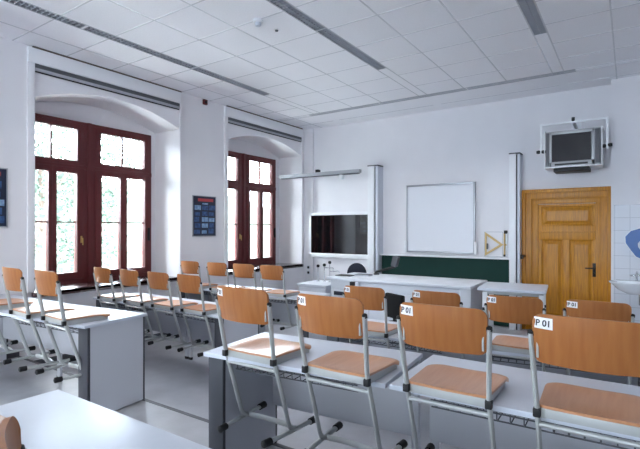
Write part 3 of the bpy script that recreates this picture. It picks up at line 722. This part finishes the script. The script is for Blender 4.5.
desk_at(-0.955, 1.995, 0.8, 1.24, 0, 'white desk at the lower right under the two labelled chairs', GD, 0.62, (1,))
desk_at(-4.668, 1.762, 6.0, 1.225, 0, 'white desk by the left wall, its wide end panel facing the aisle', GD, 0.60, (1,))
desk_at(-5.90, 1.70, 3.0, 1.225, 0, 'white desk on the step against the left wall under the nearer window', GD, 0.62, (-1,))
desk_at(-2.19, 0.495, 0.0, 1.25, 0, 'white desk in the lower left corner closest to the camera', GD, 0.58, (-1,))
desk_at(-0.935, 0.495, 0.0, 1.25, 0, 'white desk at the bottom edge, right of the lower left desk', GD, 0.58, (1,))
desk_at(-4.655, 3.32, 0.0, 1.18, ZL, 'white desk below the step, second row, by the aisle', GD, 0.62, (1,))
desk_at(-5.86, 3.32, 0.0, 1.20, ZL, 'white desk below the step, second row, against the window wall', GD, 0.62, (-1,))
desk_at(-4.64, 4.72, 2.0, 1.22, ZL, 'white desk in the farthest left row, by the aisle', GD, 0.62, (1,))
desk_at(-5.88, 4.68, 2.0, 1.235, ZL, 'white desk in the farthest left row, against the window wall', GD, 0.62, (-1,))
desk_at(-2.30, 3.455, 2.0, 1.24, ZL, 'white desk below the step, right side, nearer the aisle', GD, 0.62, (-1,))
desk_at(-1.050, 3.495, 8.0, 1.24, ZL, 'white desk below the step, right side, toward the door', GD, 0.62, (1,))

# ------------------------------------------------------------------ student chairs, hung on the desks
def curved_back():
    """plywood backrest: bulges towards -y, leans with the posts"""
    mb = MB(); nu, nv = 24, 10; hw, hh, zc, r = 0.188, 0.097, 0.743, 0.036
    def pt(i, j, off):
        u = -1 + 2 * i / 24; v = -1 + 2 * j / nv
        x = u * hw; edge = max(0.0, abs(x) - (hw - r)); hz = hh - (r - math.sqrt(max(0, r * r - edge * edge)))
        z = zc + v * hz
        if v > 0: z -= 0.006 * v * (x / hw) ** 2
        y = -0.036 - 0.17 * (z - 0.665) - 0.042 * (1 - (x / hw) ** 2) + 0.012 * v * v * 0.4 + off
        return (x, y, z)
    N = 36; ix = [nu / 2 * (1 + math.sin(PI / 2 * (-1 + 2 * k / N))) for k in range(N + 1)]     # closer columns at the rounded corners
    F = [[mb.bm.verts.new(pt(i, j, 0.0055)) for j in range(nv + 1)] for i in ix]
    B = [[mb.bm.verts.new(pt(i, j, -0.0055)) for j in range(nv + 1)] for i in ix]
    nu = N
    for G, rev in ((F, 0), (B, 1)):
        for i in range(nu):
            for j in range(nv):
                q = (G[i][j], G[i + 1][j], G[i + 1][j + 1], G[i][j + 1]); mb.bm.faces.new(q[::-1] if rev else q)
    for i in range(nu):
        mb.bm.faces.new((F[i][0], F[i + 1][0], B[i + 1][0], B[i][0])); mb.bm.faces.new((F[i][nv], F[i + 1][nv], B[i + 1][nv], B[i][nv]))
    for j in range(nv):
        mb.bm.faces.new((F[0][j], F[0][j + 1], B[0][j + 1], B[0][j])); mb.bm.faces.new((F[nu][j], F[nu][j + 1], B[nu][j + 1], B[nu][j]))
    return mb, pt
def seat_mesh():
    mb = MB(); nu, nv = 20, 20; L_ = 0.385; r = 0.07
    def pt(i, j, off):
        u = math.sin(PI / 2 * (-1 + 2 * i / nu)); v = j / nv
        hw = 0.176 + 0.014 * v
        y0, y1 = 0.0, L_
        x = u * hw; edge = max(0.0, abs(x) - (hw - r)); yy1 = y1 - (r - math.sqrt(max(0, r * r - edge * edge)))
        e2 = max(0.0, abs(x) - (hw - 0.02)); yy0 = y0 + (0.02 - math.sqrt(max(0, 0.0004 - e2 * e2)))
        y = yy0 + (yy1 - yy0) * v
        dish = -0.013 * (max(0, 1 - (u / 0.85) ** 2)) ** 0.8 * max(0, 1 - ((v - 0.42) / 0.42) ** 2) ** 0.7
        z = 0.460 + dish + 0.003 * abs(u) - (0.016 * ((v - 0.8) / 0.2) ** 2 if v > 0.8 else 0) + off
        return (x, y, z)
    T = [[mb.bm.verts.new(pt(i, j, 0.0055)) for j in range(nv + 1)] for i in range(nu + 1)]
    B = [[mb.bm.verts.new(pt(i, j, -0.0055)) for j in range(nv + 1)] for i in range(nu + 1)]
    for i in range(nu):
        for j in range(nv):
            mb.bm.faces.new((T[i][j], T[i + 1][j], T[i + 1][j + 1], T[i][j + 1])); mb.bm.faces.new((B[i][j], B[i][j + 1], B[i + 1][j + 1], B[i + 1][j]))
    for i in range(nu):
        mb.bm.faces.new((T[i][0], T[i + 1][0], B[i + 1][0], B[i][0])); mb.bm.faces.new((T[i][nv], T[i + 1][nv], B[i + 1][nv], B[i][nv]))
    for j in range(nv):
        mb.bm.faces.new((T[0][j], T[0][j + 1], B[0][j + 1], B[0][j])); mb.bm.faces.new((T[nu][j], T[nu][j + 1], B[nu][j + 1], B[nu][j]))
    return mb
def make_chair(loc, rz, label, group):
    t = thing('student_chair', label, 'chair', loc, rz, group)
    mb, pt = curved_back(); bk = mb.build('backrest', M['wood'], t, True)
    # sticker on the upper left of the back side
    st = MB(); g0 = []
    for i in range(7):
        xx = -0.180 + 0.066 * i / 6; ii = (xx / 0.188 + 1) * 12
        row = []
        for j in range(2):
            zz = 0.781 + 0.043 * j; vv = (zz - 0.743) / 0.097; p = pt(ii, 5 + 5 * vv, -0.0065); row.append(st.bm.verts.new((xx, p[1], zz)))
        g0.append(row)
    for i in range(6): st.bm.faces.new((g0[i][0], g0[i + 1][0], g0[i + 1][1], g0[i][1]))
    st.build('sticker', M['sticker'], bk)
    cu = bpy.data.curves.new('lettering', 'FONT'); cu.body = 'P 01'; cu.size = 0.033; cu.align_x = 'CENTER'; cu.align_y = 'CENTER'; cu.extrude = 0.0003; cu.offset = 0.0008
    cu.materials.append(M['ink'])
    tmp = bpy.data.objects.new('tmp', cu); C.objects.link(tmp); bpy.context.view_layer.update()
    me = bpy.data.meshes.new_from_object(tmp.evaluated_get(bpy.context.evaluated_depsgraph_get())); bpy.data.objects.remove(tmp); me.name = 'lettering'
    lt = bpy.data.objects.new('lettering', me); C.objects.link(lt); lt.parent = bk
    p0, p1 = pt(12 + 12 * (-0.180 / 0.188), 7, -0.0065), pt(12 + 12 * (-0.114 / 0.188), 7, -0.0065)
    yaw = math.atan2(p1[1] - p0[1], p1[0] - p0[0]); pm = pt(12 + 12 * (-0.147 / 0.188), 5 + 5 * (0.802 - 0.743) / 0.097, -0.0088)
    lt.location = (-0.147, pm[1], 0.802); lt.rotation_euler = (PI / 2 - 0.115, 0, yaw)
    seat_mesh().build('seat', M['seat'], t, True)
    fr_ = MB()
    for s in (-1, 1): fr_.box(s * 0.160 - 0.011, s * 0.160 + 0.011, 0.006, 0.345, 0.415, 0.4545, 0.004)
    fr_.box(-0.160, 0.160, 0.006, 0.028, 0.417, 0.4535, 0.004); fr_.box(-0.160, 0.160, 0.30, 0.325, 0.417, 0.440, 0.004)
    fr_.build('seat_frame', M['tube'], t, True)
    for s in (-1, 1):
        X = s * 0.194
        path = [(X, -0.052, 0.756), (X - s * 0.003, -0.040, 0.68), (X - s * 0.009, -0.020, 0.56), (X - s * 0.014, 0.0, 0.455), (X - s * 0.014, 0.060, 0.28), (X - s * 0.014, 0.112, 0.12), (X - s * 0.014, 0.128, 0.070), (X - s * 0.014, 0.142, 0.042), (X - s * 0.014, 0.162, 0.026), (X - s * 0.014, 0.19, 0.020)]
        lg = MB().tube(path, 0.0105, 10, 0.0150).build('leg', M['tube'], t, True)
        MB().tube([(X, -0.051, 0.749), (X, -0.0535, 0.764), (X, -0.0545, 0.768)], [0.013, 0.0125, 0.007], 10, None).build('end_cap', M['black'], lg, True)
        MB().box(X - s * 0.014 - 0.014, X - s * 0.014 + 0.014, -0.018, 0.012, 0.420, 0.456, 0.006).build('seat_bracket', M['black'], lg, True)
        MB().box(X - s * 0.024 - 0.004, X - s * 0.024 + 0.004, -0.058, -0.030, 0.665, 0.750, 0.002).build('back_bracket', M['tube'], lg, True)
        ru = MB().tube([(s * 0.168, -0.03, 0.018), (s * 0.185, 0.15, 0.018), (s * 0.200, 0.335, 0.018)], 0.0155, 10, 0.0115).build('runner', M['tube'], t, True)
        MB().tube([(s * 0.161, -0.068, 0.018), (s * 0.162, -0.062, 0.018), (s * 0.1685, -0.01, 0.018)], [0.010, 0.021, 0.020], 10, None).build('rear_foot', M['black'], ru, True)
        MB().tube([(s * 0.198, 0.312, 0.018), (s * 0.2015, 0.366, 0.018), (s * 0.202, 0.372, 0.018)], [0.020, 0.021, 0.010], 10, None).build('front_foot', M['black'], ru, True)
    MB().tube([(-0.178, 0.19, 0.018), (-0.09, 0.205, 0.018), (0.09, 0.205, 0.018), (0.178, 0.19, 0.018)], 0.007, 8, 0.017).build('foot_crossbar', M['tube'], t, True)
    MB().tube([(-0.180, 0.020, 0.385), (0.180, 0.020, 0.385)], 0.010, 10).build('stretcher', M['tube'], t, True)
    return t
ZCH = 0.76 - 0.415
R = math.radians
G1 = 'chairs hung on the front desks'
chair = make_chair((-1.763, 1.895, ZCH), R(0), 'leftmost chair of the nearest right-hand row, above the grey end panel', G1)
CH = [
 # x, y, z, rz, sticker, label
 (-1.197, 1.90, 0, -0.5, 1, 'second chair from the left in the nearest row, P 01 sticker, below the flat screen'),
 (-0.658, 1.94, 0, 0.0, 1, 'third chair in the nearest row, P 01 sticker, below the chalkboard'),
 (-0.122, 1.965, 0, 0.0, 1, 'nearest large chair at the lower right edge with P 01 sticker'),
 (-3.735, 1.800, 0, -3.0, 0, 'chair at the aisle end of the left desk with large end panel'),
 (-4.25, 1.775, 0, -3.0, 0, 'second chair from the aisle on the desk with large end panel'),
 (-4.93, 1.74, 0, -2.0, 0, 'chair cut by the left edge, only seat seen behind the others'),
 (-1.99, 0.375, 0, 0.0, 0, 'chair in the lower left corner showing only its brown seat'),
 (-0.705, 0.385, 0, -12.0, 0, 'chair at the lower left seen edge-on by its backrest'),
 (-5.455, 3.265, ZL, -2, 0, 'leftmost of four chairs under the nearer window'),
 (-4.890, 3.265, ZL, -2, 0, 'second from left of four chairs under the nearer window'),
 (-4.350, 3.265, ZL, -2, 0, 'third from left of four chairs under the nearer window'),
 (-3.835, 3.265, ZL, -2, 0, 'rightmost of four chairs under the nearer window, beside the aisle'),
 (-5.46, 4.640, ZL, 2, 0, 'leftmost chair of the farthest left row, half hidden below the pier'),
 (-4.90, 4.655, ZL, 2, 0, 'chair of the farthest left row below the blue poster'),
 (-4.40, 4.675, ZL, 2, 0, 'third chair of the farthest left row below the far window'),
 (-3.92, 4.700, ZL, 2, 0, 'chair at the aisle end of the farthest left row'),
 (-1.84, 3.425, ZL, 1, 1, 'leftmost chair of the far right row in front of the bench'),
 (-1.24, 3.475, ZL, 1, 1, 'second chair of the far right row beside the black swivel chair'),
 (-0.685, 3.53, ZL, 1, 1, 'third chair of the far right row in front of the small table'),
 (-0.18, 3.615, ZL, 1, 1, 'chair of the far right row nearest the wash basin'),
]
GRP = {0: G1}
for (x, y, z, rz, stk, lab) in CH:
    dup(chair, (x, y, z + ZCH), R(rz), lab, 'student chairs hung on the desks', () if stk else ('sticker', 'lettering'))
chair['group'] = 'student chairs hung on the desks'
